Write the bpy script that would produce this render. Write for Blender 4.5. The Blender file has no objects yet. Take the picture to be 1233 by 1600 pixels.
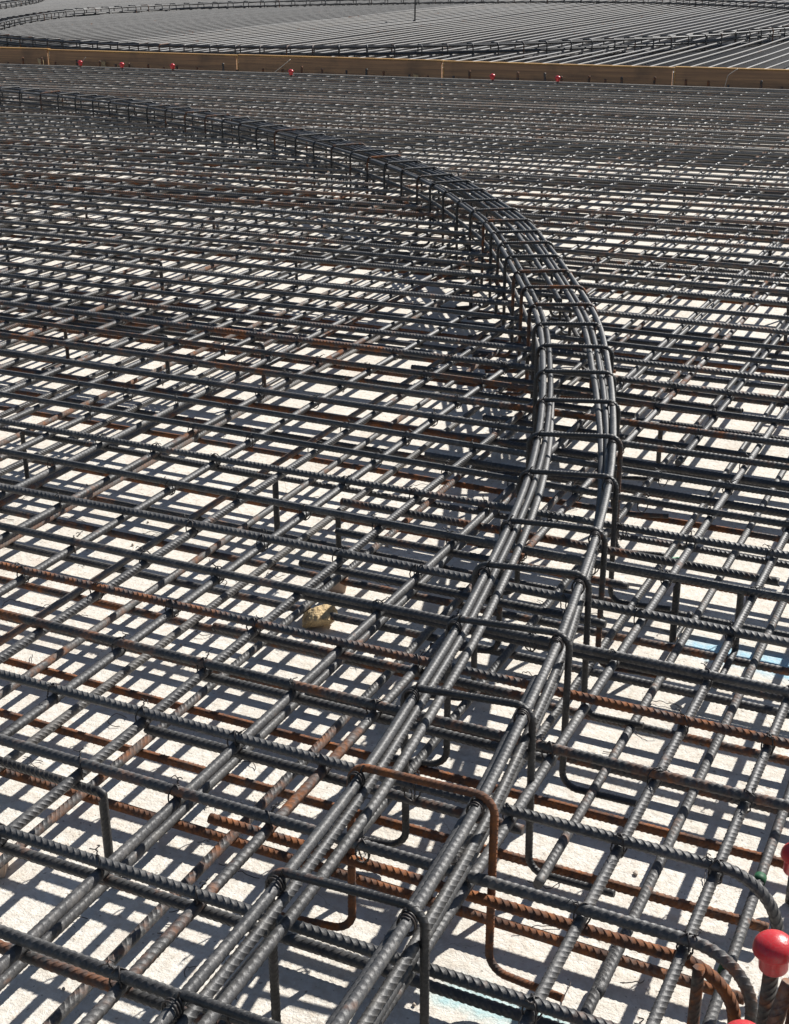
import bpy, bmesh, math, random
import numpy as np
from mathutils import Vector, Matrix

random.seed(7)
rng = np.random.RandomState(11)
scene = bpy.context.scene
COL = scene.collection

# ------------------------------------------------------------------ camera
CAM_H = 1.59
cam_data = bpy.data.cameras.new('camera')
cam = bpy.data.objects.new('camera', cam_data)
COL.objects.link(cam)
m = Matrix(((0.90241, -0.163001, 0.398857), (0.430854, 0.351398, -0.831195), (-0.004672, 0.921927, 0.387335)))
cam.matrix_world = Matrix.Translation((0, 0, CAM_H)) @ m.to_4x4()
cam_data.sensor_fit = 'VERTICAL'
cam_data.sensor_height = 24.0
cam_data.sensor_width = 24.0
cam_data.lens = 31.93
cam_data.clip_start = 0.05
cam_data.clip_end = 1000
scene.camera = cam

# ------------------------------------------------------------------ light
SUN = Vector((0.40, 1.08, 1.0)).normalized()
world = bpy.data.worlds.new('World')
scene.world = world
world.use_nodes = True
wn = world.node_tree.nodes
sky = wn.new('ShaderNodeTexSky')
sky.sky_type = 'NISHITA'
sky.sun_disc = False
sky.sun_elevation = math.asin(SUN.z)
sky.sun_rotation = math.atan2(SUN.x, SUN.y)
sky.air_density = 1.0
sky.dust_density = 0.6
bg = wn['Background']
bg.inputs['Strength'].default_value = 0.06
world.node_tree.links.new(sky.outputs[0], bg.inputs['Color'])
sl = bpy.data.lights.new('sun', 'SUN')
sl.energy = 5.0
sl.angle = math.radians(0.53)
sl.color = (1.0, 0.965, 0.91)
so = bpy.data.objects.new('sun', sl)
COL.objects.link(so)
so.rotation_euler = SUN.to_track_quat('Z', 'Y').to_euler()
scene.view_settings.view_transform = 'Standard'
scene.view_settings.look = 'None'
scene.view_settings.exposure = 0.5
scene.view_settings.gamma = 1.0

# ------------------------------------------------------------------ materials
def nt(name):
    mt = bpy.data.materials.new(name)
    mt.use_nodes = True
    t = mt.node_tree
    return mt, t, t.nodes, t.links, t.nodes['Principled BSDF']

def N(nodes, kind, **kw):
    n = nodes.new(kind)
    for k, v in kw.items():
        if k in n.inputs:
            n.inputs[k].default_value = v
        else:
            setattr(n, k, v)
    return n

def mathn(nodes, links, op, a, b=None, c=None, clamp=False):
    n = nodes.new('ShaderNodeMath')
    n.operation = op
    n.use_clamp = clamp
    for i, v in enumerate((a, b, c)):
        if v is None: continue
        if isinstance(v, (int, float)): n.inputs[i].default_value = v
        else: links.new(v, n.inputs[i])
    return n.outputs[0]

def mixc(nodes, links, fac, a, b):
    n = nodes.new('ShaderNodeMix')
    n.data_type = 'RGBA'
    if isinstance(fac, (int, float)): n.inputs[0].default_value = fac
    else: links.new(fac, n.inputs[0])
    for s, v in ((6, a), (7, b)):
        if isinstance(v, tuple): n.inputs[s].default_value = (*v, 1)
        else: links.new(v, n.inputs[s])
    return n.outputs[2]

def maprange(nodes, links, v, a, b, c=0.0, d=1.0):
    n = nodes.new('ShaderNodeMapRange')
    links.new(v, n.inputs[0])
    n.inputs[1].default_value = a; n.inputs[2].default_value = b
    n.inputs[3].default_value = c; n.inputs[4].default_value = d
    return n.outputs[0]

def steel_material():
    # object colour: red = how rusty, green = how dusty plus painted-in far sheen, blue = lightness of the mill scale
    mt, t, nd, ln, bs = nt('rebar_steel')
    oi = nd.new('ShaderNodeObjectInfo')
    sep = nd.new('ShaderNodeSeparateColor')
    ln.new(oi.outputs['Color'], sep.inputs[0])
    tc = nd.new('ShaderNodeTexCoord')
    vm = nd.new('ShaderNodeVectorMath'); vm.operation = 'ADD'
    off = mathn(nd, ln, 'MULTIPLY', oi.outputs['Random'], 83.0)
    ln.new(tc.outputs['Object'], vm.inputs[0]); ln.new(off, vm.inputs[1])
    def noise(scale, detail=3, rough=0.6):
        n = nd.new('ShaderNodeTexNoise')
        n.inputs['Scale'].default_value = scale
        n.inputs['Detail'].default_value = detail
        n.inputs['Roughness'].default_value = rough
        ln.new(vm.outputs[0], n.inputs['Vector'])
        return n.outputs['Fac']
    big = noise(1.3, 2); mid = noise(9, 4, 0.65); fine = noise(140, 3, 0.7); tint = noise(33, 3)
    scale_c = mixc(nd, ln, maprange(nd, ln, mid, 0.3, 0.7), (0.031, 0.0305, 0.031), (0.074, 0.0725, 0.0715))
    scale_c = mixc(nd, ln, maprange(nd, ln, fine, 0.5, 0.75, 0, 0.55), scale_c, (0.15, 0.146, 0.141))
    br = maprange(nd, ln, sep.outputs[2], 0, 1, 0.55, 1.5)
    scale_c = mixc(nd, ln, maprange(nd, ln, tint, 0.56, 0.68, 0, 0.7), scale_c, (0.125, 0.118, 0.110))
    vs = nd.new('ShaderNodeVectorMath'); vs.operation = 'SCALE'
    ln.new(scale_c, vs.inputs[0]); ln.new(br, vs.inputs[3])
    rust_c = mixc(nd, ln, maprange(nd, ln, tint, 0.35, 0.65), (0.060, 0.036, 0.028), (0.26, 0.092, 0.028))
    rust_c = mixc(nd, ln, maprange(nd, ln, fine, 0.4, 0.7, 0, 0.6), rust_c, (0.11, 0.066, 0.050))
    # rust grows where big+mid noise beats (1 - rust)
    s = mathn(nd, ln, 'MULTIPLY', mid, 0.5)
    s = mathn(nd, ln, 'MULTIPLY_ADD', big, 0.5, s)
    s = mathn(nd, ln, 'MULTIPLY_ADD', sep.outputs[0], 0.55, s)
    s = mathn(nd, ln, 'MULTIPLY_ADD', mathn(nd, ln, 'SUBTRACT', tint, 0.5), 0.35, s)
    rmask = maprange(nd, ln, s, 0.66, 0.80)
    c = mixc(nd, ln, rmask, vs.outputs[0], rust_c)
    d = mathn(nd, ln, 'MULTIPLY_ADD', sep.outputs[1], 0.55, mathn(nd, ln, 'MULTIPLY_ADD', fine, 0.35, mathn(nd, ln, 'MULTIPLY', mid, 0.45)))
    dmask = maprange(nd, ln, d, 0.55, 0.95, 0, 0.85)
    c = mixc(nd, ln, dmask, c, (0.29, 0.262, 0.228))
    ln.new(c, bs.inputs['Base Color'])
    ro = mathn(nd, ln, 'ADD', rmask, dmask, clamp=True)
    ln.new(maprange(nd, ln, ro, 0, 1, 0.50, 0.92), bs.inputs['Roughness'])
    bs.inputs['Specular IOR Level'].default_value = 0.45
    bs.inputs['Metallic'].default_value = 0.0
    bp = nd.new('ShaderNodeBump'); bp.inputs['Strength'].default_value = 0.45; bp.inputs['Distance'].default_value = 0.002
    ln.new(fine, bp.inputs['Height']); ln.new(bp.outputs[0], bs.inputs['Normal'])
    return mt

def ground_material():
    mt, t, nd, ln, bs = nt('pale_mud_slab')
    geo = nd.new('ShaderNodeNewGeometry')
    def noise(scale, detail=4, rough=0.6, src=None):
        n = nd.new('ShaderNodeTexNoise')
        n.inputs['Scale'].default_value = scale; n.inputs['Detail'].default_value = detail
        n.inputs['Roughness'].default_value = rough
        ln.new(geo.outputs['Position'], n.inputs['Vector'])
        return n.outputs['Fac']
    a = noise(2.2); b = noise(55, 5, 0.7); c = noise(210, 3, 0.7); sp = noise(90, 2, 0.5)
    col = mixc(nd, ln, maprange(nd, ln, a, 0.35, 0.68), (0.76, 0.725, 0.662), (0.68, 0.64, 0.573))
    col = mixc(nd, ln, maprange(nd, ln, b, 0.42, 0.68, 0, 0.75), col, (0.54, 0.475, 0.39))
    col = mixc(nd, ln, maprange(nd, ln, noise(17, 3, 0.5), 0.60, 0.72, 0, 0.35), col, (0.62, 0.50, 0.42))
    col = mixc(nd, ln, maprange(nd, ln, sp, 0.665, 0.70, 0, 0.75), col, (0.25, 0.21, 0.17))
    col = mixc(nd, ln, maprange(nd, ln, noise(4.3, 5, 0.7), 0.56, 0.70, 0, 0.30), col, (0.50, 0.42, 0.33))
    col = mixc(nd, ln, maprange(nd, ln, noise(31, 4, 0.75), 0.66, 0.74, 0, 0.5), col, (0.40, 0.34, 0.28))
    vo = nd.new('ShaderNodeTexVoronoi'); vo.feature = 'DISTANCE_TO_EDGE'; vo.inputs['Scale'].default_value = 3.1
    wp = nd.new('ShaderNodeVectorMath'); wp.operation = 'ADD'
    nz = nd.new('ShaderNodeTexNoise'); nz.inputs['Scale'].default_value = 7.0; nz.inputs['Detail'].default_value = 4
    ln.new(geo.outputs['Position'], nz.inputs['Vector'])
    sc_ = nd.new('ShaderNodeVectorMath'); sc_.operation = 'SCALE'; sc_.inputs[3].default_value = 0.25
    ln.new(nz.outputs['Color'], sc_.inputs[0]); ln.new(geo.outputs['Position'], wp.inputs[0]); ln.new(sc_.outputs[0], wp.inputs[1])
    ln.new(wp.outputs[0], vo.inputs['Vector'])
    crack = mathn(nd, ln, 'MULTIPLY', maprange(nd, ln, vo.outputs['Distance'], 0.006, 0.0, 0, 0.8), maprange(nd, ln, noise(1.9, 2), 0.52, 0.6))
    col = mixc(nd, ln, crack, col, (0.30, 0.25, 0.20))
    # blue marking paint sprayed on the slab in two places
    sx = nd.new('ShaderNodeSeparateXYZ'); ln.new(geo.outputs['Position'], sx.inputs[0])
    X, Y = sx.outputs[0], sx.outputs[1]
    wob = mathn(nd, ln, 'MULTIPLY', mathn(nd, ln, 'SUBTRACT', noise(9, 4, 0.7), 0.5), 0.12)
    def patch(cx, cy, ang, hl, hw):
        ca, sa = math.cos(ang), math.sin(ang)
        dx = mathn(nd, ln, 'SUBTRACT', X, cx); dy = mathn(nd, ln, 'SUBTRACT', Y, cy)
        u = mathn(nd, ln, 'ADD', mathn(nd, ln, 'MULTIPLY', dx, ca), mathn(nd, ln, 'MULTIPLY', dy, sa))
        v = mathn(nd, ln, 'SUBTRACT', mathn(nd, ln, 'MULTIPLY', dy, ca), mathn(nd, ln, 'MULTIPLY', dx, sa))
        v = mathn(nd, ln, 'ADD', v, wob)
        u = mathn(nd, ln, 'ADD', u, wob)
        mu = maprange(nd, ln, mathn(nd, ln, 'ABSOLUTE', u), hl, hl - 0.05)
        mv = maprange(nd, ln, mathn(nd, ln, 'ABSOLUTE', v), hw, hw * 0.35)
        return mathn(nd, ln, 'MULTIPLY', mu, mv)
    def strip(p, q, hw):
        return patch((p[0] + q[0]) / 2, (p[1] + q[1]) / 2, math.atan2(q[1] - p[1], q[0] - p[0]), math.dist(p, q) / 2, hw)
    grain = maprange(nd, ln, b, 0.3, 0.6, 0.55, 1.0)
    m1 = mathn(nd, ln, 'MULTIPLY', strip((-0.66, 2.96), (-0.20, 2.93), 0.07), grain)
    m2 = mathn(nd, ln, 'MULTIPLY', strip((-0.71, 1.63), (-0.42, 1.60), 0.05), grain)
    col = mixc(nd, ln, m1, col, (0.36, 0.58, 0.70))
    col = mixc(nd, ln, m2, col, (0.42, 0.59, 0.60))
    ln.new(col, bs.inputs['Base Color'])
    bs.inputs['Roughness'].default_value = 0.92
    bs.inputs['Specular IOR Level'].default_value = 0.25
    bp = nd.new('ShaderNodeBump'); bp.inputs['Strength'].default_value = 0.9; bp.inputs['Distance'].default_value = 0.005
    h = mathn(nd, ln, 'MULTIPLY_ADD', c, 0.35, b)
    ln.new(h, bp.inputs['Height']); ln.new(bp.outputs[0], bs.inputs['Normal'])
    return mt

def wood_material(name, c1, c2, axis=0):
    mt, t, nd, ln, bs = nt(name)
    tc = nd.new('ShaderNodeTexCoord')
    oi = nd.new('ShaderNodeObjectInfo')
    mp = nd.new('ShaderNodeMapping')
    sc = [14, 14, 60]; sc[axis] = 1.2
    mp.inputs['Scale'].default_value = sc
    ln.new(tc.outputs['Object'], mp.inputs[0])
    vm = nd.new('ShaderNodeVectorMath'); vm.operation = 'ADD'
    ln.new(mp.outputs[0], vm.inputs[0]); ln.new(mathn(nd, ln, 'MULTIPLY', oi.outputs['Random'], 31.0), vm.inputs[1])
    n = nd.new('ShaderNodeTexNoise'); n.inputs['Scale'].default_value = 1.0; n.inputs['Detail'].default_value = 6
    n.inputs['Distortion'].default_value = 0.6
    ln.new(vm.outputs[0], n.inputs['Vector'])
    n2 = nd.new('ShaderNodeTexNoise'); n2.inputs['Scale'].default_value = 3.0; n2.inputs['Detail'].default_value = 4
    ln.new(tc.outputs['Object'], n2.inputs['Vector'])
    c = mixc(nd, ln, maprange(nd, ln, n.outputs['Fac'], 0.35, 0.68), c1, c2)
    c = mixc(nd, ln, maprange(nd, ln, n2.outputs['Fac'], 0.52, 0.7, 0, 0.6), c, (0.10, 0.075, 0.055))
    ln.new(c, bs.inputs['Base Color'])
    bs.inputs['Roughness'].default_value = 0.75
    return mt

def plain(name, col, rough=0.5, noise=None, c2=None, bump=0.0, spec=0.5):
    mt, t, nd, ln, bs = nt(name)
    if noise:
        tc = nd.new('ShaderNodeTexCoord')
        n = nd.new('ShaderNodeTexNoise'); n.inputs['Scale'].default_value = noise; n.inputs['Detail'].default_value = 5
        n.inputs['Roughness'].default_value = 0.65
        ln.new(tc.outputs['Object'], n.inputs['Vector'])
        c = mixc(nd, ln, maprange(nd, ln, n.outputs['Fac'], 0.38, 0.66), col, c2 or tuple(v * 0.6 for v in col))
        ln.new(c, bs.inputs['Base Color'])
        if bump:
            bp = nd.new('ShaderNodeBump'); bp.inputs['Strength'].default_value = 0.7; bp.inputs['Distance'].default_value = bump
            ln.new(n.outputs['Fac'], bp.inputs['Height']); ln.new(bp.outputs[0], bs.inputs['Normal'])
    else:
        bs.inputs['Base Color'].default_value = (*col, 1)
    bs.inputs['Roughness'].default_value = rough
    bs.inputs['Specular IOR Level'].default_value = spec
    return mt

STEEL = steel_material()
GROUND = ground_material()
WOOD = wood_material('formwork_wood', (0.44, 0.245, 0.125), (0.25, 0.145, 0.085))
EDGE = wood_material('formwork_edge', (0.50, 0.29, 0.085), (0.38, 0.20, 0.07))
FRESH = wood_material('fresh_cut_wood', (0.55, 0.40, 0.22), (0.45, 0.31, 0.16))
WIRE = plain('black_tie_wire', (0.022, 0.021, 0.022), 0.5, 60, (0.05, 0.035, 0.028))
CAP = plain('red_cap_plastic', (0.60, 0.020, 0.028), 0.30, 320, (0.50, 0.06, 0.06), 0.0006)
ROCK = plain('tan_rock', (0.66, 0.49, 0.27), 0.95, 26, (0.36, 0.25, 0.13), 0.02)
BLOCK = plain('spacer_concrete', (0.60, 0.45, 0.35), 0.9, 70, (0.50, 0.38, 0.30), 0.002)
GREEN = plain('green_epoxy_paint', (0.010, 0.085, 0.035), 0.6)
BLUE = plain('blue_plastic_wire', (0.02, 0.12, 0.30), 0.4)
SCRAP = plain('green_scrap_paper', (0.22, 0.45, 0.30), 0.7)
STRING = plain('pale_string', (0.55, 0.5, 0.42), 0.8)
STONE = plain('slab_pebble', (0.5, 0.43, 0.35), 0.9, 40, (0.36, 0.3, 0.25), 0.003)

# ------------------------------------------------------------------ mesh helpers
def mesh_from(name, V, F, mat, smooth=True):
    me = bpy.data.meshes.new(name)
    V = np.asarray(V, dtype=np.float32)
    me.vertices.add(len(V)); me.vertices.foreach_set('co', V.ravel())
    quads, caps = F
    quads = np.asarray(quads, dtype=np.int32).reshape(-1, 4)
    nl = quads.size + sum(len(c) for c in caps)
    me.loops.add(nl)
    li = np.concatenate([quads.ravel()] + [np.asarray(c, dtype=np.int32) for c in caps]) if caps else quads.ravel()
    me.loops.foreach_set('vertex_index', li)
    npoly = len(quads) + len(caps)
    me.polygons.add(npoly)
    tot = np.concatenate([np.full(len(quads), 4, np.int32), np.array([len(c) for c in caps], np.int32)])
    start = np.concatenate([[0], np.cumsum(tot)[:-1]]).astype(np.int32)
    me.polygons.foreach_set('loop_start', start)
    sm = np.ones(npoly, bool) if smooth else np.zeros(npoly, bool)
    if caps: sm[-len(caps):] = False
    me.polygons.foreach_set('use_smooth', sm)
    me.materials.append(mat)
    me.update(calc_edges=True)
    return me

def frames(P, ref):
    P = np.asarray(P, float)
    T = np.gradient(P, axis=0)
    T /= np.linalg.norm(T, axis=1)[:, None] + 1e-12
    A = np.zeros_like(T)
    a = np.asarray(ref, float)
    for i in range(len(T)):
        a = a - T[i] * a.dot(T[i]); a /= np.linalg.norm(a) + 1e-12
        A[i] = a
    B = np.cross(T, A)
    return T, A, B

def tube_arrays(path, r, n=16, pitch=0.0125, rib=0.0011, tilt=1.15, ref=(0, 0, 1), step=None, longrib=0.0015, cross=1):
    """ribbed bar swept along a polyline: rings lean by `tilt`, a raised rib each `pitch`"""
    P = np.asarray(path, float)
    seg = np.linalg.norm(np.diff(P, axis=0), axis=1)
    S = np.concatenate([[0], np.cumsum(seg)]); L = S[-1]
    if rib > 0:
        k = int(L / pitch)
        base = np.arange(k)[:, None] * pitch + pitch * np.array([0.0, 0.66, 0.76, 0.84, 0.93])[None, :]
        s = base.ravel(); h = np.tile(np.array([0, 0, 1, 1.0, 0]), k)
        s = np.append(s, L); h = np.append(h, 0)
    else:
        k = max(2, int(L / (step or 0.2)) + 1)
        s = np.linspace(0, L, k); h = np.zeros(k)
    T0, A0, B0 = frames(P, ref)
    def I(M): return np.stack([np.interp(s, S, M[:, j]) for j in range(3)], 1)
    C, T, A, B = I(P), I(T0), I(A0), I(B0)
    th = np.arange(n) / n * 2 * math.pi
    lobes = np.abs(np.sin(th)) ** 0.6            # crescent ribs fade at the two seams
    rr = r + rib * h[:, None] * lobes[None, :]
    if longrib and rib > 0:
        rr[:, 0] += longrib; rr[:, n // 2] += longrib
    sh = (tilt * r * np.cos(th))[None, :] * (1 if rib > 0 else 0) * np.ones((len(s), 1))
    sh[0] = 0; sh[-1] = 0
    if len(s) > 10:
        for q in range(1, 5): sh[q] *= q / 5; sh[-1 - q] *= q / 5
    V = C[:, None, :] + T[:, None, :] * sh[:, :, None] + A[:, None, :] * (rr * np.cos(th))[:, :, None] + B[:, None, :] * (rr * np.sin(th))[:, :, None]
    K = len(s)
    i = np.arange(K - 1)[:, None] * n; j = np.arange(n)[None, :]; j2 = (j + 1) % n
    q = np.stack([i + j, i + j2, i + n + j2, i + n + j], -1).reshape(-1, 4)
    return V.reshape(-1, 3), q, [list(range(n))[::-1], list(range((K - 1) * n, K * n))]

def bar_mesh(name, path, r=0.0089, mat=None, **kw):
    V, q, caps = tube_arrays(path, r, **kw)
    return mesh_from(name, V, (q, caps), mat or STEEL)

def multi_mesh(name, tubes, mat):
    Vs, Qs, Cs, o = [], [], [], 0
    for V, q, c in tubes:
        Vs.append(V); Qs.append(q + o); Cs += [[x + o for x in cc] for cc in c]; o += len(V)
    return mesh_from(name, np.concatenate(Vs), (np.concatenate(Qs), Cs), mat)

def round_path(pts, R, seg=8):
    pts = [np.array(p, float) for p in pts]
    out = [pts[0]]
    for i in range(1, len(pts) - 1):
        a, b, c = pts[i - 1], pts[i], pts[i + 1]
        u = (a - b) / np.linalg.norm(a - b); v = (c - b) / np.linalg.norm(c - b)
        ang = math.acos(max(-1, min(1, u.dot(v))))
        d = R / math.tan(ang / 2)
        p, q = b + u * d, b + v * d
        ctr = b + (u + v) / np.linalg.norm(u + v) * (R / math.sin(ang / 2))
        e1 = p - ctr; e2 = q - ctr
        tot = math.acos(max(-1, min(1, e1.dot(e2) / R / R)))
        for k in range(seg + 1):
            t = k / seg
            out.append(ctr + (math.sin((1 - t) * tot) * e1 + math.sin(t * tot) * e2) / math.sin(tot))
    out.append(pts[-1])
    return np.array(out)

def dense(path, step):
    P = np.asarray(path, float)
    S = np.concatenate([[0], np.cumsum(np.linalg.norm(np.diff(P, axis=0), axis=1))])
    s = np.linspace(0, S[-1], max(2, int(S[-1] / step)))
    return np.stack([np.interp(s, S, P[:, j]) for j in range(P.shape[1])], 1)

def spline(pts, step=0.05):
    """Catmull-Rom through the points, resampled evenly"""
    P = np.array(pts, float)
    P = np.vstack([2 * P[0] - P[1], P, 2 * P[-1] - P[-2]])
    out = []
    for i in range(1, len(P) - 2):
        p0, p1, p2, p3 = P[i - 1:i + 3]
        for t in np.linspace(0, 1, 40, endpoint=False):
            out.append(0.5 * (2 * p1 + (p2 - p0) * t + (2 * p0 - 5 * p1 + 4 * p2 - p3) * t * t + (3 * p1 - p0 - 3 * p2 + p3) * t ** 3))
    out.append(P[-2])
    out = np.array(out)
    # relax small kinks left by measuring
    for _ in range(60):
        out[1:-1] = 0.25 * out[:-2] + 0.5 * out[1:-1] + 0.25 * out[2:]
    return dense(out, step)

def tag(o, label=None, cat=None, group=None, kind=None):
    if label: o['label'] = label
    if cat: o['category'] = cat
    if group: o['group'] = group
    if kind: o['kind'] = kind
    return o

def link(name, me, parent=None, loc=(0, 0, 0), rot=(0, 0, 0), color=None):
    o = bpy.data.objects.new(name, me)
    o.location = loc; o.rotation_euler = rot
    if parent: o.parent = parent
    if color: o.color = (*color, 1)
    COL.objects.link(o)
    return o

def col_of(rust=0.2, dust_sheen=0.1, light=0.5):
    return (max(0, min(1, rust)), max(0, min(1, dust_sheen)), max(0, min(1, light)))

def bm_object(name, bm, mat, parent=None, loc=(0, 0, 0), rot=(0, 0, 0), smooth=False):
    me = bpy.data.meshes.new(name)
    bm.normal_update(); bm.to_mesh(me); bm.free()
    for p in me.polygons: p.use_smooth = smooth
    me.materials.append(mat)
    return link(name, me, parent, loc, rot)

# ------------------------------------------------------------------ the ground
bm = bmesh.new()
bmesh.ops.create_grid(bm, x_segments=40, y_segments=40, size=1)
for v in bm.verts:
    v.co.x = v.co.x * 150 - 20; v.co.y = v.co.y * 150 + 60
g = bm_object('ground', bm, GROUND)
g['kind'] = 'structure'

# ------------------------------------------------------------------ mat of bars
Z_A, Z_B, Z_A2, Z_BL, Z_AL = 0.250, 0.2303, 0.2105, 0.056, 0.0363
YA = [0.6, 0.8, 1.0, 1.197, 1.392, 1.608, 1.797, 2.006, 2.200, 2.388, 2.588, 2.800, 3.020, 3.215, 3.415]
while YA[-1] < 13.5: YA.append(YA[-1] + 0.2 + rng.uniform(-0.012, 0.012))
YAL = [0.62, 0.81, 1.00, 1.20, 1.39, 1.58, 1.767, 1.953, 2.143, 2.31, 2.485, 2.67]
while YAL[-1] < 13.2: YAL.append(YAL[-1] + 0.195 + rng.uniform(-0.02, 0.02))
XB = [-0.12, -0.305, -0.462, -0.655, -0.83, -1.007, -1.188, -1.390]
while XB[-1] > -12.6: XB.append(XB[-1] - 0.198 + rng.uniform(-0.012, 0.012))
XBL = [-0.10, -0.272, -0.444, -0.622, -0.787, -0.97, -1.178, -1.315, -1.52, -1.731, -1.927, -2.092]
while XBL[-1] > -12.6: XBL.append(XBL[-1] - 0.19 + rng.uniform(-0.02, 0.02))

def far_angle(Y):
    return math.radians(min(3.5, max(0.0, (Y - 3.4) * 0.85)))

def board_y(x):
    return 13.745 + (x + 8) * 0.058 if x > -8 else 13.745 + (x + 8) * 0.045

NV = 4
# straight bars: origin at the right/near end, running along +X local; several look-alike meshes differ in how the section is turned
BAR13, BAR_FAR = [], []
for k in range(NV):
    a = 0.3 + k * 0.8
    ref = (0, math.cos(a), math.sin(a))
    bend = [(x, 0.004 * math.sin(x * (0.7 + 0.3 * k) + k), 0.0015 * math.sin(x * 2.1 + 2 * k)) for x in np.linspace(0, 14.0, 84)]
    BAR13.append(bar_mesh('straight_rebar', bend, 0.0089, ref=ref, tilt=(1.25, -1.1, 1.4, 1.0)[k], pitch=(0.0125, 0.0118, 0.0132, 0.0125)[k]))
for k in range(2):
    bend = [(x, 0.012 * math.sin(x * (0.5 + 0.3 * k) + k), 0.003 * math.sin(x * 1.1)) for x in np.linspace(0, 26, 80)]
    BAR_FAR.append(bar_mesh('long_rebar', bend, 0.0115, n=8, pitch=0.03, rib=0.0008, longrib=0, ref=(0, 0, 1)))

near_words = ['nearest', 'second', 'third', 'fourth', 'fifth', 'sixth', 'seventh', 'eighth', 'ninth', 'tenth', 'eleventh', 'twelfth', 'thirteenth', 'fourteenth']
count = 0
def place(name, me, x, y, z, ang, color, label, group):
    global count
    count += 1
    o = link(name, me, None, (x, y, z), (0, 0, ang), color)
    tag(o, label, 'rebar', group)
    return o

# top layer, running across the picture (built from the right end towards the left)
rustyA = {3: .1, 4: .12, 5: .25, 6: .12, 7: .34, 8: .46, 9: .1, 10: .12, 11: .08}
hooked = {}
for i, Y in enumerate(YA):
    ang = far_angle(Y)
    rust = rustyA.get(i, 0.08 + (0.36 * rng.rand() ** 2.2 if Y > 3.6 else 0.1 * rng.rand()))
    if Y > 6: rust += 0.05
    c = col_of(rust + (0.10 * rng.rand() if Y > 6.5 else 0), min(0.72, 0.12 + 0.085 * max(0, Y - 3.5)) + 0.15 * rng.rand(), min(0.8, 0.35 + 0.08 * max(0, Y - 3)) + 0.35 * rng.rand())  # distance raises dust and lightness, painting in haze and sunlit bar tops
    if Y < 2.3:
        xs = -0.302 + (0.07 if Y > 1.9 else 0)
        R = 0.10
        pth = round_path([(0, 0, -0.20), (0, 0, 0), (-2.5, 0, 0)], R, 10)
        pth = np.vstack([pth[:-1], dense([pth[-2], (-6, 0, 0)], 0.3)[1:]])
        a = 0.4 + i * 0.9
        me = bar_mesh('hooked_rebar', pth, 0.0091, ref=(0, 1, 0), tilt=(1.25, -1.15)[i % 2], pitch=0.0127)
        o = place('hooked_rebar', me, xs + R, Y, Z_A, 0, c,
                  'top layer crossbar bent down at its right end, %s from the bottom' % near_words[i], 'hooked bars of the top layer')
        hooked[i] = o
    else:
        pv = -0.42 * Y
        x1 = 0.5
        y1 = Y + math.tan(ang) * (x1 - pv)
        if i < 20:
            lab = 'dark straight bar running left to right in the top layer, %s crossbar from bottom' % (near_words + ['fifteenth', 'sixteenth', 'seventeenth', 'eighteenth', 'nineteenth', 'twentieth'])[i]
            grp = 'crossbars of the top layer'
        else:
            lab = 'straight bar running left to right in the top layer between cage and boards'
            grp = 'far crossbars of the top layer'
        me = BAR13[int(rng.randint(NV))]
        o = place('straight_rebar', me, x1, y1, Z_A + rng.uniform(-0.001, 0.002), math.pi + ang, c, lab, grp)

# top layer, running away from the viewer
for i, X in enumerate(XB):
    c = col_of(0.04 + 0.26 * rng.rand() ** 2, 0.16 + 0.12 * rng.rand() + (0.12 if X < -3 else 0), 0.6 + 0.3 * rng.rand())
    y0 = board_y(X) - 0.09 - 14.0
    me = BAR13[int(rng.randint(NV))]
    if i < 14:
        lab = 'grey bar running away just under the top crossbars, %s from the right edge' % near_words[i]
        grp = 'lengthwise bars of the top layer'
    else:
        lab = 'grey bar running away from the viewer under the top crossbars left of the cage'
        grp = 'left lengthwise bars of the top layer'
    if i == 4:
        me = bar_mesh('straight_rebar', [(0, 0, 0), (10.5, 0, 0)], 0.0089, ref=(0, 1, 0.5)); y0 += 3.5
    place('straight_rebar', me, X, y0, Z_B, math.pi / 2 + rng.uniform(-0.0015, 0.0015), c, lab, grp)

# bottom layers
mass = []   # plain tubes for everything past the three hundred largest
for i, Y in enumerate(YAL):
    ang = far_angle(Y)
    rust = 0.15 + 0.45 * rng.rand() ** 1.5
    if i in (7, 8): rust = 0.98
    if i == 6: rust = 0.72
    c = col_of(rust, 0.12 + 0.2 * rng.rand(), 0.35)
    pv = -0.42 * Y
    if Y < 7:
        x1 = -0.235 if Y < 2.3 else 0.5
        y1 = Y + math.tan(ang) * (x1 - pv)
        if i < 12:
            lab = 'bar of the bottom layer low across the slab, %s from the bottom, %s' % (near_words[i], 'rusty orange' if rust > 0.7 else 'brownish')
            grp = 'crossbars of the bottom layer'
        else:
            lab = 'brownish crossbar of the bottom layer seen through gaps of the mat in mid distance'
            grp = 'mid distance crossbars of the bottom layer'
        me_ = BAR13[int(rng.randint(NV))]
        if Y < 1.7: me_ = bar_mesh('short_rebar', [(0, 0, 0), (0.79, 0, 0)], 0.0089, ref=(0, 1, 0.4 + i))
        place('straight_rebar', me_, x1, y1, Z_AL, math.pi + ang, c, lab, grp)
    else:
        x0, x1 = -13.5, 0.3
        mass.append(tube_arrays([(x0, Y + math.tan(ang) * (x0 - pv), Z_AL), (x1, Y + math.tan(ang) * (x1 - pv), Z_AL)], 0.0105, n=6, rib=0, step=2))
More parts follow.
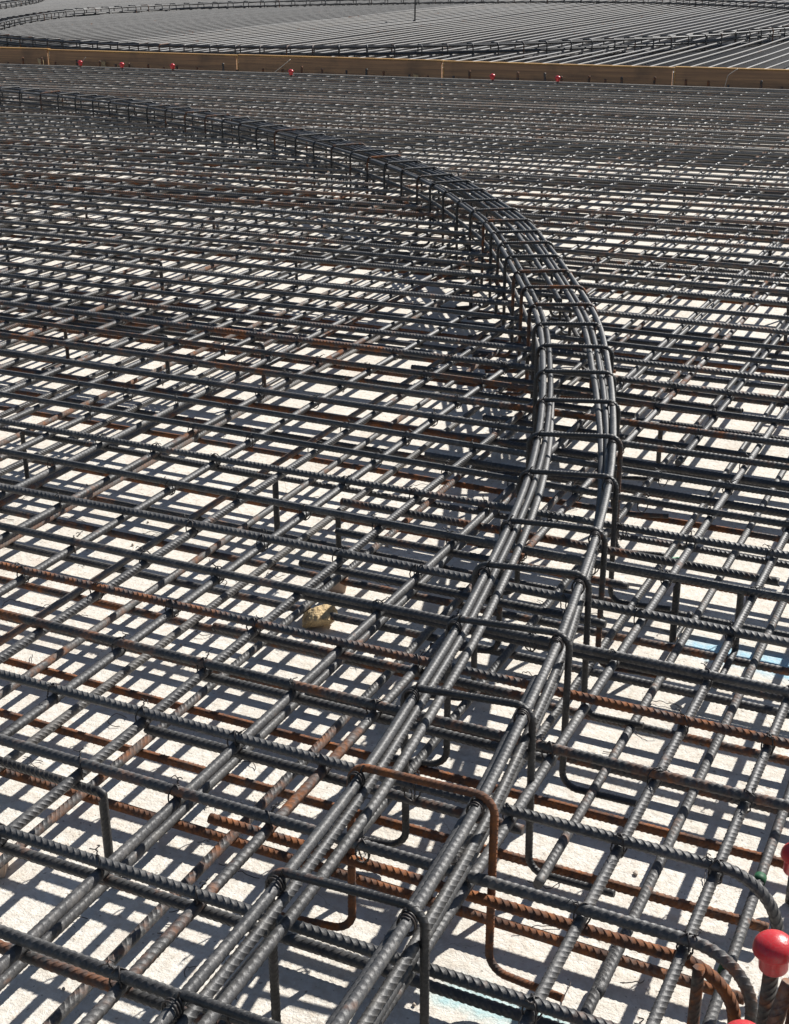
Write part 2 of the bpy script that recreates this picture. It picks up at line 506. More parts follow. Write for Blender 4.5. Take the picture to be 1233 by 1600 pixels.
for i, X in enumerate(XBL):
    left = X < -1.0
    c = col_of(0.05 + (0.34 * rng.rand() if left else 0.1), (0.15 + 0.35 * rng.rand()) if left else 0.22, 0.7)
    y0 = board_y(X) - 0.12 - 14.0
    if i == 2: y0 = 1.655
    if i == 3: y0 = 1.87
    if X < -1.0: y0 = board_y(X) - 0.12 - 14.0
    if X > -6.6:
        if i < 14:
            lab = '%s bottom layer bar running away from the viewer, %s from the right edge' % ('dusty grey' if left else 'shiny ribbed grey', near_words[i])
            grp = 'lengthwise bars of the bottom layer'
        else:
            lab = 'dusty bar of the bottom layer running away from the viewer at the left'
            grp = 'left lengthwise bars of the bottom layer'
        me = BAR13[int(rng.randint(NV))]
        if i in (2, 3): me = bar_mesh('straight_rebar', [(0, 0, 0), (board_y(X) - 0.12 - y0, 0, 0)], 0.0089, ref=(0, 1, -0.4 + i))
        place('straight_rebar', me, X, y0, Z_BL, math.pi / 2 + rng.uniform(-0.002, 0.002), c, lab, grp)
    else:
        mass.append(tube_arrays([(X, y0, Z_BL), (X, 13.4, Z_BL)], 0.0105, n=6, rib=0, step=2))
# short lap pieces continuing the two bars that end in the open
for X, y0, y1, lb in ((-0.447, 0.3, 1.77, 'nearer shiny bar of the bottom layer ending under the rusty hooked bar'),):
    o = place('straight_rebar', bar_mesh('short_rebar', [(0, 0, 0), (y1 - y0, 0, 0)], 0.0089, ref=(0, 1, 1)), X, y0, Z_BL, math.pi / 2, col_of(.1, .3, .55), lb, 'short lengthwise pieces')
o = place('hooked_rebar', bar_mesh('hooked_rebar', round_path([(0, 0, -0.17), (0, 0, 0), (-0.9, 0, 0)], 0.09, 10), 0.0091, ref=(0, 1, 0)),
          -0.225, 1.612, Z_A2, 0, col_of(.62, .1, .4), 'rusty orange hooked bar tucked just under the hooked black crossbar by the red cap', 'short hooked bars')

# short splice bars carried under the top layer beside and inside the cage
SHORT = [bar_mesh('short_rebar', [(x, 0.002 * math.sin(4 * x), 0) for x in np.linspace(0, (1.15, 1.15, 1.15, 0.76)[k], 12)], 0.0089, ref=(0, math.cos(k), math.sin(k)), tilt=(1.25, -1.2)[k % 2]) for k in range(4)]
sp = [(-1.25, 1.205), (-1.42, 1.398), (-1.39, 1.803), (-1.41, 2.02), (-1.50, 2.213), (-1.49, 2.58), (-1.5, 2.785), (-1.58, 2.966)]
# ------------------------------------------------------------------ cage path
EDGE_PTS = [(-0.845, 0.2), (-0.84, 0.6), (-0.84, 1.08), (-0.845, 1.35), (-0.860, 1.625), (-0.889, 1.888), (-0.922, 2.155), (-0.965, 2.413), (-1.013, 2.678),
            (-1.075, 2.96), (-1.152, 3.24), (-1.245, 3.53), (-1.34, 3.80), (-1.54, 4.32), (-1.79, 4.83), (-2.09, 5.40), (-2.38, 5.91), (-2.72, 6.38), (-3.06, 6.81), (-3.45, 7.20),
            (-3.94, 7.62), (-4.55, 8.08), (-5.26, 8.54), (-6.01, 8.95), (-6.75, 9.28), (-7.50, 9.56), (-8.30, 9.78), (-9.6, 10.02), (-12.2, 10.3)]
def offset_path(P, u):
    T = np.gradient(P, axis=0); T /= np.linalg.norm(T, axis=1)[:, None]
    n = np.stack([T[:, 1], -T[:, 0]], 1)      # to the right of travel
    return P + n * (u if np.isscalar(u) else np.asarray(u)[:, None]), n
edge = spline(EDGE_PTS, 0.05)
centre, _ = offset_path(edge, 0.120)
centre = dense(centre, 0.05)
def cage_x(Y):
    return float(np.interp(Y, centre[:, 1], centre[:, 0]))
for Y in YA:
    if 3.05 < Y < 7.2 and rng.rand() < 0.85:
        sp.append((cage_x(Y) - 0.42 + rng.uniform(-0.15, 0.15), Y - 0.03 + rng.uniform(-0.01, 0.01)))
for k, (x, y) in enumerate(sp):
    lab = ('short dark bar under the top layer crossing beneath the cage, %s from the bottom' % near_words[k]) if k < 8 else 'short dark bar tucked under the top layer where the cage curves away'
    place('short_rebar', SHORT[3 if k in (1, 2, 3, 4, 5, 6) or (k > 9 and k % 2) else k % 3], x, y, Z_A2, rng.uniform(-0.01, 0.01), col_of(0.1 + 0.2 * rng.rand(), .1, .25), lab, 'short bars under the near cage' if k < 8 else 'short bars under the curving cage')
for k, Y in enumerate([3.62, 4.02, 4.43, 4.62, 5.03, 5.24, 5.62, 6.03, 6.42, 6.84, 7.24, 7.63, 8.04, 8.45]):
    xr = cage_x(Y) - rng.uniform(0.25, 0.6)
    place('straight_rebar', BAR13[k % 4], xr, min(YA, key=lambda v: abs(v - Y)) - 0.035 + far_angle(Y) * (xr + 0.42 * Y), Z_A2 - 0.001, math.pi + far_angle(Y), col_of(.15 + .4 * rng.rand(), .2, .5),
          'long bar slung under the top layer, ending left of the cage in mid distance', 'long lower bars left of the cage')
place('short_rebar', SHORT[0], -1.42, 2.43, Z_A2, 0.0, col_of(.15, .1, .3), 'short dark bar under the top layer whose end shows right of the cage', 'short bars right of the cage')

# ------------------------------------------------------------------ cages
def stirrup_path(w=0.236, top=0.386, bot=0.05, foot=0.15, R=0.032):
    return round_path([(-w / 2 - foot, -0.02, bot + 0.006), (-w / 2, 0, bot), (-w / 2, 0, top), (w / 2, 0, top), (w / 2, 0, bot), (w / 2 + foot, -0.025, bot + 0.006)], R, 7)
STIR = [bar_mesh('stirrup', stirrup_path(w, tp, ft_z, ft), 0.0067, n=10, pitch=0.0085, rib=0.0006, tilt=0.8, longrib=0.0004, ref=(0, 1, 0))
        for (w, tp, ft_z, ft) in ((0.236, 0.386, 0.05, 0.15), (0.240, 0.388, 0.06, 0.13), (0.232, 0.384, 0.045, 0.16))]
STIR_FAR = [bar_mesh('stirrup', stirrup_path(), 0.0088, n=8, rib=0, step=0.02, ref=(0, 1, 0))]
# short wire ties that bind the bundled bars to the stirrup corners, modelled as small coils
def coil(cx, cz, rx, rz, turns=2.3, wire=0.0011, y0=-0.007, y1=0.007, seed=0):
    pts = []
    for k in range(int(turns * 16) + 1):
        a = k / 16 * 2 * math.pi + seed
        t = k / (turns * 16)
        pts.append((cx + rx * math.cos(a), y0 + (y1 - y0) * t, cz + rz * math.sin(a)))
    pts.append((pts[-1][0] + 0.006, y1 - 0.004, pts[-1][2] + 0.014))
    pts.append((pts[-1][0] + 0.004, y1 - 0.009, pts[-1][2] + 0.004))
    return tube_arrays(pts, wire, n=5, rib=0, step=0.004)
TIE_L = multi_mesh('corner_tie', [coil(-0.100, 0.3715, 0.0125, 0.0155, 2.2, 0.0017, y0=-0.009, y1=0.004)], WIRE)
TIE_R = multi_mesh('corner_tie', [coil(0.098, 0.366, 0.0125, 0.0165, 2.3, 0.0017, seed=1.0, y0=-0.009, y1=0.004)], WIRE)

def build_cage(name, label, P, group, bars, spacing, explicit=None, detail=True, until=None, maxn=100):
    root = bpy.data.objects.new(name, None)
    COL.objects.link(root)
    tag(root, label, 'rebar cage', group)
    root.location = (P[0][0], P[0][1], 0)
    base = Vector((P[0][0], P[0][1], 0))
    S = np.concatenate([[0], np.cumsum(np.linalg.norm(np.diff(P, axis=0), axis=1))])
    T = np.gradient(P, axis=0); T /= np.linalg.norm(T, axis=1)[:, None]
    stat = []
    if explicit:
        for Y in explicit: stat.append(float(np.interp(Y, P[:, 1], S)))
        s = stat[-1] + spacing
    else: s = 0.1
    while s < S[-1] - 0.1:
        stat.append(s); s += spacing + rng.uniform(-0.025, 0.025)
    stat = stat[:maxn]
    for k, s in enumerate(stat):
        x, y = np.interp(s, S, P[:, 0]), np.interp(s, S, P[:, 1])
        tx, ty = np.interp(s, S, T[:, 0]), np.interp(s, S, T[:, 1])
        a = math.atan2(-tx, ty) + rng.uniform(-0.05, 0.05) * (1 if k > 10 else 0.5)
        rust = 0.08 + (0.35 * rng.rand() ** 2 if k > 6 else 0)
        if explicit and k == 4: rust = 0.50
        o = link('stirrup', STIR[k % 3] if detail else STIR_FAR[0], root, (x - base.x, y - base.y, 0), (0, rng.uniform(-0.012, 0.012), a), col_of(rust, 0.03, 0.0 + 0.1 * rng.rand()))
        if explicit and k == 4: o['label'] = 'rusty stirrup'
        if detail and k < 30:
            for tm in (TIE_L, TIE_R): link('corner_tie', tm, root, (x - base.x, y - base.y + (-0.012), 0), (0, 0, a))
    for k, (u, z, s0, s1, light) in enumerate(bars):
        sel = (S >= s0) & (S <= s1)
        Q = P[sel]; Sx = S[sel]
        if len(Q) < 4: continue
        ph = k * 1.7
        blend = np.clip((Sx - 1.9) / 1.9, 0, 1); blend = blend * blend * (3 - 2 * blend)
        if isinstance(u, tuple): u = u[0] + (u[1] - u[0]) * blend
        if isinstance(z, tuple): z = z[0] + (z[1] - z[0]) * blend
        off = u + 0.0018 * np.sin(Sx * 1.9 + ph) * (1 if detail else 2)
        off = off + np.where(Sx > 3.2, 1, Sx / 3.2) * 0.004 * np.sin(Sx * 0.8 + ph * 2)
        O, _ = offset_path(Q, off)
        z_ = z + 0.002 * np.sin(Sx * 2.3 + ph)
        path = np.column_stack([O[:, 0] - base.x, O[:, 1] - base.y, z_])
        if detail:
            me = bar_mesh('longitudinal_bar', path, 0.0084, n=14, rib=0.0009, longrib=0.0008, pitch=0.0122 + 0.0006 * (k % 3), ref=(0.3 * math.cos(k), 0, 1), tilt=(1.1, -1.2, 1.3)[k % 3])
        else:
            me = bar_mesh('longitudinal_bar', path, 0.0135, n=8, rib=0, step=0.15)
        link('longitudinal_bar', me, root, (0, 0, 0), (0, 0, 0), col_of(0.0, 0.06, light))
    return root

E9 = 99
s47 = 4.6
cage_bars = [(-0.101, 0.3705, 0, E9, .75), ((-0.083, -0.079), (0.3580, 0.3660), 0, E9, .7), (-0.072, 0.3350, 0, 3.6, .75),
             (0.099, 0.3705, 0, E9, .7), ((0.102, 0.077), (0.3250, 0.3660), 0, E9, .7), ((0.100, 0.048), (0.2960, 0.3680), 0, E9, .7),
             (0.081, 0.3480, 0, 1.9, .65),
             (0.004, 0.3680, s47, 10.5, .6), (0.020, 0.3475, 5.2, 10.5, .55),
             (-0.102, 0.284, 3.5, E9, .4), (0.102, 0.284, 3.5, E9, .4), (-0.102, 0.192, 3.6, E9, .4), (0.102, 0.192, 3.6, E9, .4)]
build_cage('rebar_cage', 'curved raised beam cage of bundled black bars and square stirrups winding through the near mat', centre,
           'beam cages', cage_bars, 0.275, explicit=[0.28, 0.55, 0.815, 1.083, 1.348][0:5] and [0.55, 0.815, 1.083, 1.348, 1.626, 1.90, 2.17, 2.425, 2.67, 2.98, 3.25, 3.54, 3.80])

far_bars = [(-0.10, 0.368, 0, E9, .0), (-0.07, 0.366, 0, E9, .0), (0.10, 0.368, 0, E9, .0), (-0.102, 0.284, 0, E9, .0), (0.102, 0.284, 0, E9, .0),
            (-0.102, 0.20, 0, E9, .0), (0.102, 0.2, 0, E9, .0), (-0.08, 0.215, 0, E9, .0)]
ZF = 0.0
P2 = spline([(-17.0, 17.6), (-15.4, 16.6), (-13.6, 15.8), (-12.3, 15.35), (-10.7, 15.15), (-9.2, 15.35), (-7.7, 16.05), (-6.5, 17.1), (-5.25, 18.6), (-4.6, 19.8), (-4.2, 20.9), (-3.8, 22.2), (-3.4, 24)], 0.1)
build_cage('rebar_cage', 'dark rebar cage curving close behind the wooden boards across the whole width', P2[::-1], 'beam cages', far_bars, 0.33, detail=False)
P3 = spline([(-15.6, 17.2), (-16.1, 18.5), (-16.75, 19.8), (-17.35, 21.4), (-17.6, 22.7), (-17.4, 24.1), (-16.9, 25.7), (-15.8, 27.4), (-14.2, 29.0), (-12.2, 30.4), (-10.4, 31.2), (-8.8, 31.3), (-7.2, 30.7), (-5.4, 29.7), (-3.5, 28.0)], 0.1)
build_cage('rebar_cage', 'far looping rebar cage along the top of the photo beyond the shiny striped bars', P3, 'beam cages', far_bars[:6], 0.36, detail=False)
P4 = spline([(-20.6, 23.2), (-21.2, 24.7), (-21.8, 26.1), (-22.9, 28.0), (-24.4, 29.8)], 0.1)
build_cage('rebar_cage', 'short stretch of rebar cage in the top left corner of the photo', P4, 'beam cages', far_bars[:6], 0.36, detail=False)

# ------------------------------------------------------------------ far mat behind the boards: lengthwise bars on top
FZ = 0.255
xb = -1.6
k = 0
while xb > -26:
    y0 = 14.2 + max(-0.3, (xb + 7) * 0.05) * 1.0
    c = col_of(0.05 + 0.15 * rng.rand() ** 2, 0.25 + 0.25 * rng.rand(), 0.8 + 0.2 * rng.rand())  # extra dust and lightness paint the sun glint into the colour
    if xb > -12.6:
        place('long_rebar', BAR_FAR[k % 2], xb, y0, FZ + rng.uniform(-.002, .002), math.pi / 2 - 0.006 + rng.uniform(-0.002, 0.002), c,
              'long bar catching the sun, one of the parallel stripes beyond the boards', 'parallel bars beyond the boards')
    else:
        mass.append(tube_arrays([(xb, y0, FZ), (xb + 0.15, y0 + 26, FZ)], 0.0105, n=6, rib=0, step=4))
    xb -= 0.21 + rng.uniform(-0.012, 0.012); k += 1
yy = 14.4
while yy < 40:
    mass.append(tube_arrays([(-26, yy - 0.5, 0.16), (1, yy + 0.5, 0.16)], 0.0105, n=6, rib=0, step=5))
    mass.append(tube_arrays([(-26, yy - 0.4, 0.05), (1, yy + 0.6, 0.05)], 0.0105, n=6, rib=0, step=5))
    yy += 0.12
o = link('bar_mass', multi_mesh('bar_mass', mass, STEEL), color=col_of(.05, .1, .3))
tag(o, 'far lower bars of the mats that read as one dark mesh', 'rebar', None, 'stuff')
print('bars', count)

# ------------------------------------------------------------------ standees (bar chairs) holding up the top layer
def standee_mesh(L, seed):
    p = round_path([(-0.0, -0.16, 0.05), (0, 0, 0.05), (0, 0, Z_A2), (L, 0, Z_A2), (L, 0, 0.05), (L, 0.16, 0.05)], 0.009, 5)
    return bar_mesh('standee', p, 0.0072, n=10, pitch=0.0105, rib=0.0009, ref=(0.5, 1, 0.2))
STD = standee_mesh(0.9, 0)
stand = [(-2.722, 3.05), (-2.236, 1.61), (-1.545, 2.88), (-3.45, 4.18), (-2.94 - 0.9, 4.14), (-0.72, 4.9), (-0.98, 3.95), (-1.9, 6.2), (-0.90, 5.6), (-4.6, 5.2), (-3.2, 5.6), (-5.2, 6.6), (-2.9, 8.2), (-2.2, 7.3), (-4.4, 9.0), (-3.9, 11), (-5.5, 10.2), (-7.5, 7.8), (-6.2, 8.0), (-0.5, 2.88)]
for k, (x, y) in enumerate(stand):
    o = link('bar_standee', STD, None, (x, y, 0), (0, 0, rng.uniform(-0.02, 0.02)), col_of(0.1 + .1 * rng.rand(), .05, .1))
    labs = {0: 'bent bar chair with a black leg at the left edge, mid height of the photo', 1: 'dark bar chair whose leg stands at lower left of the cage',
            2: 'black bar chair ending just right of the cage in the middle distance'}
    tag(o, labs.get(k, 'dark bent bar chair holding the top layer up in the middle distance'), 'bar chair', 'bar chairs under the top layer')

# ------------------------------------------------------------------ wire ties at the near crossings
def knot(seed):
    rs = random.Random(seed)
    tubes = []
    for sgn in ((1,) if seed % 2 else (1, -1)):
        pts = []
        # a saddle loop: over the upper bar on the diagonal, under the lower bar
        for k in range(25):
            a = k / 24 * 2 * math.pi
            dx = 0.0135 * math.cos(a); 
            z = -0.0105 + 0.0222 * math.sin(a)
            d = 0.0105 * math.cos(a)
            pts.append((d * sgn, d + 0.002 * rs.uniform(-1, 1), z))
        tubes.append(tube_arrays(pts, 0.0015, n=5, rib=0, step=0.003))
    a = rs.uniform(0, 6.28)
    tw = [(0.0015 * math.cos(k * 1.5) + math.cos(a) * (0.008 + k * 0.0013), 0.0015 * math.sin(k * 1.5) + math.sin(a) * (0.008 + k * 0.0013), 0.009 + k * 0.0009) for k in range(8)]
    tubes.append(tube_arrays(tw, 0.0015, n=5, rib=0, step=0.003))
    e = tw[-1]
    for s in (1, -1):
        tubes.append(tube_arrays([e, (e[0] + s * 0.006, e[1] + rs.uniform(-.004, .004), e[2] + 0.003), (e[0] + s * 0.010, e[1] + rs.uniform(-.006, .006), e[2] + rs.uniform(-.004, .007))], 0.001, n=5, rib=0, step=0.003))
    return multi_mesh('tie_knot', tubes, WIRE)
KN = [knot(s) for s in range(6)]
nt_ = 0
for i, Y in enumerate(YA):
    if not 0.9 < Y < 4.3: continue
    for X in XB:
        xl = -0.60 * Y - 0.75
        if X < xl or X > -0.2 - 0.0 * Y or nt_ >= 240: continue
        if X > -0.11 * Y - 0.0: continue
        if rng.rand() < 0.12: continue
        o = link('tie_wire', KN[int(rng.randint(6))], None, (X, Y, Z_A), (0, 0, (math.pi / 2) * rng.randint(4) + rng.uniform(-.2, .2)))
        tag(o, 'small black wire tie knotted where two top layer bars cross', 'wire tie', 'wire ties at the crossings')
        nt_ += 1

# ------------------------------------------------------------------ scraps of wire on the slab
def scrap(seed):
    rs = random.Random(seed)
    L = rs.uniform(0.03, 0.10)
    a, p = rs.uniform(0, 6.28), [0.0, 0.0, 0.002]
    pts = [tuple(p)]
    curl = rs.uniform(-0.5, 0.5)
    for k in range(10):
        a += curl + rs.uniform(-0.25, 0.25)
        p = [p[0] + L / 10 * math.cos(a), p[1] + L / 10 * math.sin(a), max(0.0015, 0.002 + 0.010 * math.sin(k / 10 * 3.1) * rs.random())]
        pts.append(tuple(p))
    return bar_mesh('wire_scrap', pts, 0.0009, WIRE, n=5, rib=0, step=0.005, ref=(0, 0, 1))
SC = [scrap(s) for s in range(14)]
for k in range(150):
    Y = 1.1 + 3.4 * rng.rand() ** 1.2
    X = -0.16 * Y - (0.55 * Y + 0.6) * rng.rand()
    o = link('wire_scrap', SC[k % 14], None, (X, Y, 0.001), (0, 0, rng.uniform(0, 6.28)))
    tag(o, 'thin black snipped tie wire lying curled on the pale slab', 'wire scrap', 'wire scraps on the slab')

# ------------------------------------------------------------------ pebbles, rock, spacer blocks
def rock_object(name, loc, size, mat, seed, detail=3, squash=(1, 1, 1), rough=0.35):
    rs = random.Random(seed)
    bm = bmesh.new()
    bmesh.ops.create_icosphere(bm, subdivisions=detail, radius=1)
    dirs = [(Vector((rs.gauss(0, 1), rs.gauss(0, 1), rs.gauss(0, 1))).normalized(), rs.uniform(0.55, 0.9)) for _ in range(13)]
    for v in bm.verts:
        n = v.co.normalized(); r = 1.15
        for d, h in dirs:
            c = n.dot(d)
            if c > 0.05: r = min(r, h / c)
        r *= 1 + rough * 0.15 * rs.uniform(-1, 1)
        v.co = Vector((n.x * squash[0], n.y * squash[1], n.z * squash[2])) * r * size
    return bm_object(name, bm, mat, None, loc, (0, 0, rs.uniform(0, 6)))
tag(rock_object('rock', (-1.490, 2.665, 0.026), 0.040, ROCK, 17, 4, (1.35, 0.85, 0.75)), 'rough yellow tan rock lying between the bars left of the cage', 'rock')
tag(rock_object('pebble', (-1.62, 2.02, 0.006), 0.010, STONE, 9, 2), 'small pale pebble on the slab in the lower left mat', 'pebble')
for k in range(26):
    Y = 1.2 + 3.2 * rng.rand(); X = -0.18 * Y - (0.5 * Y + 0.5) * rng.rand()
    tag(rock_object('pebble', (X, Y, 0.003), rng.uniform(0.003, 0.007), STONE, 20 + k, 2), 'tiny pale pebble scattered on the slab below the bars', 'pebble', 'pebbles on the slab')

def block_object(loc, rot, w, h, t, label):
    bm = bmesh.new()
    bmesh.ops.create_cube(bm, size=1)
    for v in bm.verts:
        k = 1.0 if v.co.z > 0 else 0.74
        v.co = Vector((v.co.x * w * k, v.co.y * t * k, (v.co.z + 0.5) * h))
    bmesh.ops.bevel(bm, geom=bm.edges[:], offset=0.002, segments=2, affect='EDGES')
    o = bm_object('spacer_block', bm, BLOCK, None, loc, rot)
    tag(o, label, 'spacer block', None)
    return o
block_object((-1.545, 2.868, 0.0), (0.05, 0, 0.35), 0.060, 0.044, 0.052, 'pinkish tan concrete spacer block left of the cage above the rock')
blk = block_object((-1.565, 1.545, 0.0), (0, 0, 0.5), 0.055, 0.045, 0.05, 'pinkish concrete spacer block at the left edge with blue wire on it')
wire = multi_mesh('wire_loop', [tube_arrays([(0.02 * math.cos(a), 0.015 * math.sin(a), 0.046 + 0.004 * a) for a in np.linspace(0, 9, 40)], 0.0016, n=6, rib=0, step=0.004)], BLUE)
link('wire_loop', wire, blk)
# scrap of green paper
bm = bmesh.new()
bmesh.ops.create_grid(bm, x_segments=6, y_segments=5, size=0.5)
for v in bm.verts:
    v.co = Vector((v.co.x * 0.05 + rng.uniform(-.002, .002), v.co.y * 0.035 + rng.uniform(-.002, .002), 0.003 + abs(rng.normal(0, 0.0035))))
bmesh.ops.solidify(bm, geom=bm.faces[:], thickness=0.0006)
tag(bm_object('paper_scrap', bm, SCRAP, None, (-0.775, 3.42, 0.001), (0, 0, 0.4)), 'small crumpled green scrap on the slab right of the cage', 'scrap')

# ------------------------------------------------------------------ red safety caps on upright bars
def lathe(profile, n=28):
    bm = bmesh.new()
    rings = []
    for r, z in [(a * 0.85, b * 0.85) for a, b in profile]:
        if r < 1e-5: rings.append([bm.verts.new((0, 0, z))])
        else: rings.append([bm.verts.new((r * math.cos(2 * math.pi * k / n), r * math.sin(2 * math.pi * k / n), z)) for k in range(n)])
    for a, b in zip(rings, rings[1:]):
        for k in range(n):
            k2 = (k + 1) % n
            if len(a) == 1: bm.faces.new((a[0], b[k], b[k2]))
            elif len(b) == 1: bm.faces.new((a[k], a[k2], b[0]))
            else: bm.faces.new((a[k], a[k2], b[k2], b[k]))
    bmesh.ops.recalc_face_normals(bm, faces=bm.faces[:])
    return bm
prof = [(0.017, -0.036), (0.0225, -0.036), (0.0238, -0.034), (0.0245, -0.004), (0.027, -0.001), (0.0325, -0.0005), (0.0345, 0.002), (0.0343, 0.006)]
prof += [(0.0338 * math.cos(a), 0.007 + 0.0235 * math.sin(a)) for a in np.linspace(0.12, math.pi / 2, 10)]
prof[-1] = (0, prof[-1][1])
bm = lathe(prof)
CAPM = bpy.data.meshes.new('cap'); bm.to_mesh(CAPM); bm.free()
for p in CAPM.polygons: p.use_smooth = True
CAPM.materials.append(CAP)
caps = [(-0.179, 1.578, 0.299, 'large shiny red cap in front at the right edge, complete with its sleeve', 0.275),
        (-0.217, 2.080, 0.100, 'red cap cut off by the right edge, lowest on the slab behind the bigger cap', 0.09),
        (-0.181, 1.400, 0.288, 'red cap cut off by the bottom edge near the right corner', 0.275)]
bx = [(-10.473, 13.444, 'leftmost'), (-9.858, 13.407, 'second'), (-9.218, 13.482, 'third'), (-7.61, 13.35, 'fourth'), (-5.42, 13.688, 'fifth'), (-4.731, 13.743, 'rightmost')]
for k_, (x, y, w) in enumerate(bx):
    bx[k_] = (x * 0.99, y * 0.99 - 0.01)
    caps.append((x * 0.99, y * 0.99 - 0.01, 0.300, 'small red cap in front of the boards, %s of the six there' % w, 0.33))
for x, y, z, lb, h in caps:
    o = link('safety_cap', CAPM, None, (x, y, z), (rng.uniform(-.1, .1), rng.uniform(-.1, .1), rng.uniform(0, 6)))
    tag(o, lb, 'safety cap', 'red safety caps')
def rod(path, r, label, color, group):
    o = link('upright_bar', bar_mesh('upright_bar', path, r, ref=(1, 0.3, 0)), None, (path[0][0], path[0][1], 0), (0, 0, 0), color)
    return o
def upright(x, y, h, label, color, group, dx=0, dy=0, r=0.0098, me=None):
    me = me or bar_mesh('upright_bar', [(0, 0, 0.004), (dx, dy, h)], r, ref=(1, 0.3, 0))
    o = link('upright_bar', me, None, (x, y, 0), (0, 0, 0), color)
    return tag(o, label, 'rebar', group)
upright(-0.179, 1.578, 0.30, 'black upright bar under the large red cap at the right edge', col_of(.2, .1, .3), 'upright bars at the mat edge')
upright(-0.217, 2.080, 0.10, 'short stub bar under the low red cap at the right edge', col_of(.3, .1, .3), 'upright bars at the mat edge')
upright(-0.181, 1.400, 0.28, 'upright bar under the red cap at the bottom edge', col_of(.3, .1, .3), 'upright bars at the mat edge')
upright(-0.196, 1.48, 0.27, 'dusty brown bar leaning beside the large red cap', col_of(.55, .55, .5), 'upright bars at the mat edge', dx=0.045, dy=0.08)
upright(-0.150, 1.50, 0.33, 'rusty thin bar leaning at the right edge outside the dusty bar', col_of(.9, .3, .4), 'upright bars at the mat edge', dx=0.02, dy=0.05)
upright(-0.282, 1.60, 0.215, 'thin dark upright bar standing inside the hooked bars', col_of(.5, .1, .3), 'upright bars at the mat edge', r=0.0075)
# green painted ends near the hooks: bands wrapped round the low bars
def band(x, y, z, L, label):
    V, q, c = tube_arrays([(0, -L / 2, 0), (0, L / 2, 0)], 0.0112, n=12, rib=0, step=0.02)
    o = link('green_tape', mesh_from('green_tape', V, (q, c), GREEN), None, (x, y, z))
    tag(o, label, 'tape', 'green tape bands on bars')
band(-0.272, 2.05, Z_BL, 0.018, 'green tape band on the low bar behind the large red cap')
band(-0.275, 1.80, Z_BL, 0.020, 'green tape band on the low bar nearer than the hooked crossbar')
band(-1.727, 1.69, Z_BL, 0.020, 'green tape band on the dusty bar at lower left')
band(-1.315, 1.83, Z_BL, 0.012, 'green tape band on the dusty bar left of the cage')

# ------------------------------------------------------------------ boards
def box(bm, x0, x1, y0, y1, z0, z1):
    vs = [bm.verts.new(p) for p in ((x0, y0, z0), (x1, y0, z0), (x1, y1, z0), (x0, y1, z0), (x0, y0, z1), (x1, y0, z1), (x1, y1, z1), (x0, y1, z1))]
    for f in ((0, 3, 2, 1), (4, 5, 6, 7), (0, 1, 5, 4), (1, 2, 6, 5), (2, 3, 7, 6), (3, 0, 4, 7)): bm.faces.new([vs[k] for k in f])
xe = [-13.5, -11.06, -8.508, -6.051, -3.604, -1.15]
words = ['wooden formwork board at the far left with a pale stake in front', 'wooden formwork board second from the left, three red caps before it',
         'long wooden formwork board left of the photo centre', 'brown wooden formwork board right of the centre with two red caps', 'wooden formwork board at the right edge with a white string over it']
for k in range(5):
    a = Vector((xe[k], board_y(xe[k]), 0)); b = Vector((xe[k + 1], board_y(xe[k + 1]), 0))
    L = (b - a).length; ang = math.atan2(b.y - a.y, b.x - a.x)
    zt = 0.398 + (0.005, -0.004, 0.002, -0.003, 0.004)[k]
    bm = bmesh.new(); box(bm, 0.008, L - 0.022, 0, 0.038, 0.02, zt)
    bmesh.ops.bevel(bm, geom=bm.edges[:], offset=0.003, segments=1, affect='EDGES')
    o = bm_object('formwork_board', bm, WOOD, None, a, (0, 0, ang))
    tag(o, words[k], 'formwork board', 'formwork boards across the mat')
    bm = bmesh.new(); box(bm, 0.003, L - 0.003, -0.004, 0.050, zt + 0.001, zt + 0.013)
    bm_object('top_strip', bm, EDGE, o)
    bm = bmesh.new(); box(bm, -0.004 if k else 0, 0.008, -0.005, 0.0, 0.05, zt)
    bm_object('end_strip', bm, EDGE, o)
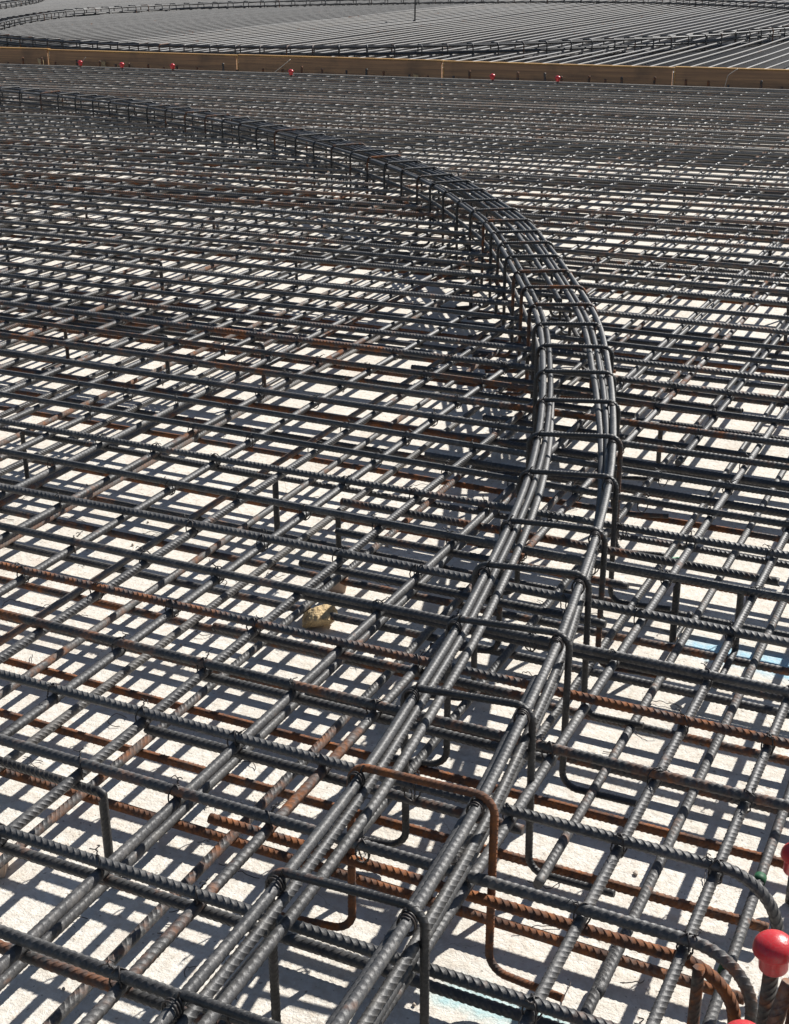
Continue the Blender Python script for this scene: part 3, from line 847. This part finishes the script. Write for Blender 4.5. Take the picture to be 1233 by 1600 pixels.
# pale stakes
for x, lb in ((-11.12, 'pale wooden wedge stake at the left end of the boards'), (-10.25, 'pale wooden stake with a slanting string on the second board'), (-6.32, 'small pale wooden block on the board near the photo centre')):
    bm = bmesh.new()
    y = board_y(x) - 0.075
    vs = [(-0.07, 0, 0.36), (-0.01, 0, 0.26), (0.035, 0, 0.14), (0.05, 0, 0.14), (0.05, 0, 0.39), (-0.09, 0, 0.41)]
    s = 0.62 if x < -7 else 0.5
    A = [bm.verts.new((p[0] * s * 0.8, 0, 0.12 + (p[2] - 0.17) * s * 1.25)) for p in vs]; B = [bm.verts.new((p[0] * s * 0.8, 0.05, 0.12 + (p[2] - 0.17) * s * 1.25)) for p in vs]
    bm.faces.new(A); bm.faces.new(B[::-1])
    for q in range(6): bm.faces.new((A[q], B[q], B[(q + 1) % 6], A[(q + 1) % 6]))
    bmesh.ops.recalc_face_normals(bm, faces=bm.faces[:])
    tag(bm_object('wooden_stake', bm, FRESH, None, (x, y, 0), (0, 0, 0.5)), lb, 'stake', 'pale wooden stakes')
# strings
for pts, lb in (([(-10.32, 13.35, 0.36), (-10.42, 13.30, 0.24)], 'thin pale string slanting beside the second stake'),
                ([(-7.70, 13.5, 0.40), (-7.80, 13.3, 0.27)], 'thin pale string slanting down the board left of the centre'),
                ([(-2.98, 14.0, 0.415), (-3.05, 13.90, 0.36), (-3.07, 13.86, 0.22)], 'white string hanging over the right board')):
    p0 = pts[0]
    me = bar_mesh('string', [(p[0] - p0[0], p[1] - p0[1], p[2] - p0[2]) for p in pts], 0.0025, STRING, n=6, rib=0, step=0.02, ref=(0.3, 1, 0))
    tag(link('string', me, None, p0), lb, 'string', 'strings on the boards')
# stub bars in front of the boards
STUB = bar_mesh('upright_bar', [(0, 0, 0.004), (0.004, 0, 0.34)], 0.0105, ref=(1, 0.3, 0))
x = -11.6
while x < -2.0:
    o = link('upright_bar', STUB, None, (x, board_y(x) - 0.11 + rng.uniform(-.02, .02), rng.uniform(-0.085, -0.01)), (rng.uniform(-.05, .05), rng.uniform(-.06, .06), 0), col_of(.3 + .3 * rng.rand(), .3, .3))
    tag(o, 'short upright bar end poking up in front of the wooden boards', 'rebar', 'upright bar ends along the boards')
    x += 0.25 + rng.uniform(-.09, .09)
for x, y in bx:
    o = link('upright_bar', STUB, None, (x, y, -0.045), (0, 0, 0), col_of(.4, .3, .3))
    tag(o, 'short upright bar under a small red cap before the boards', 'rebar', 'upright bars under the far caps')
upright(-10.775, 23.387, 1.2, 'lone thin stake standing in the far striped bars near the top', col_of(.1, .1, .1), None, dx=0.02, r=0.012)
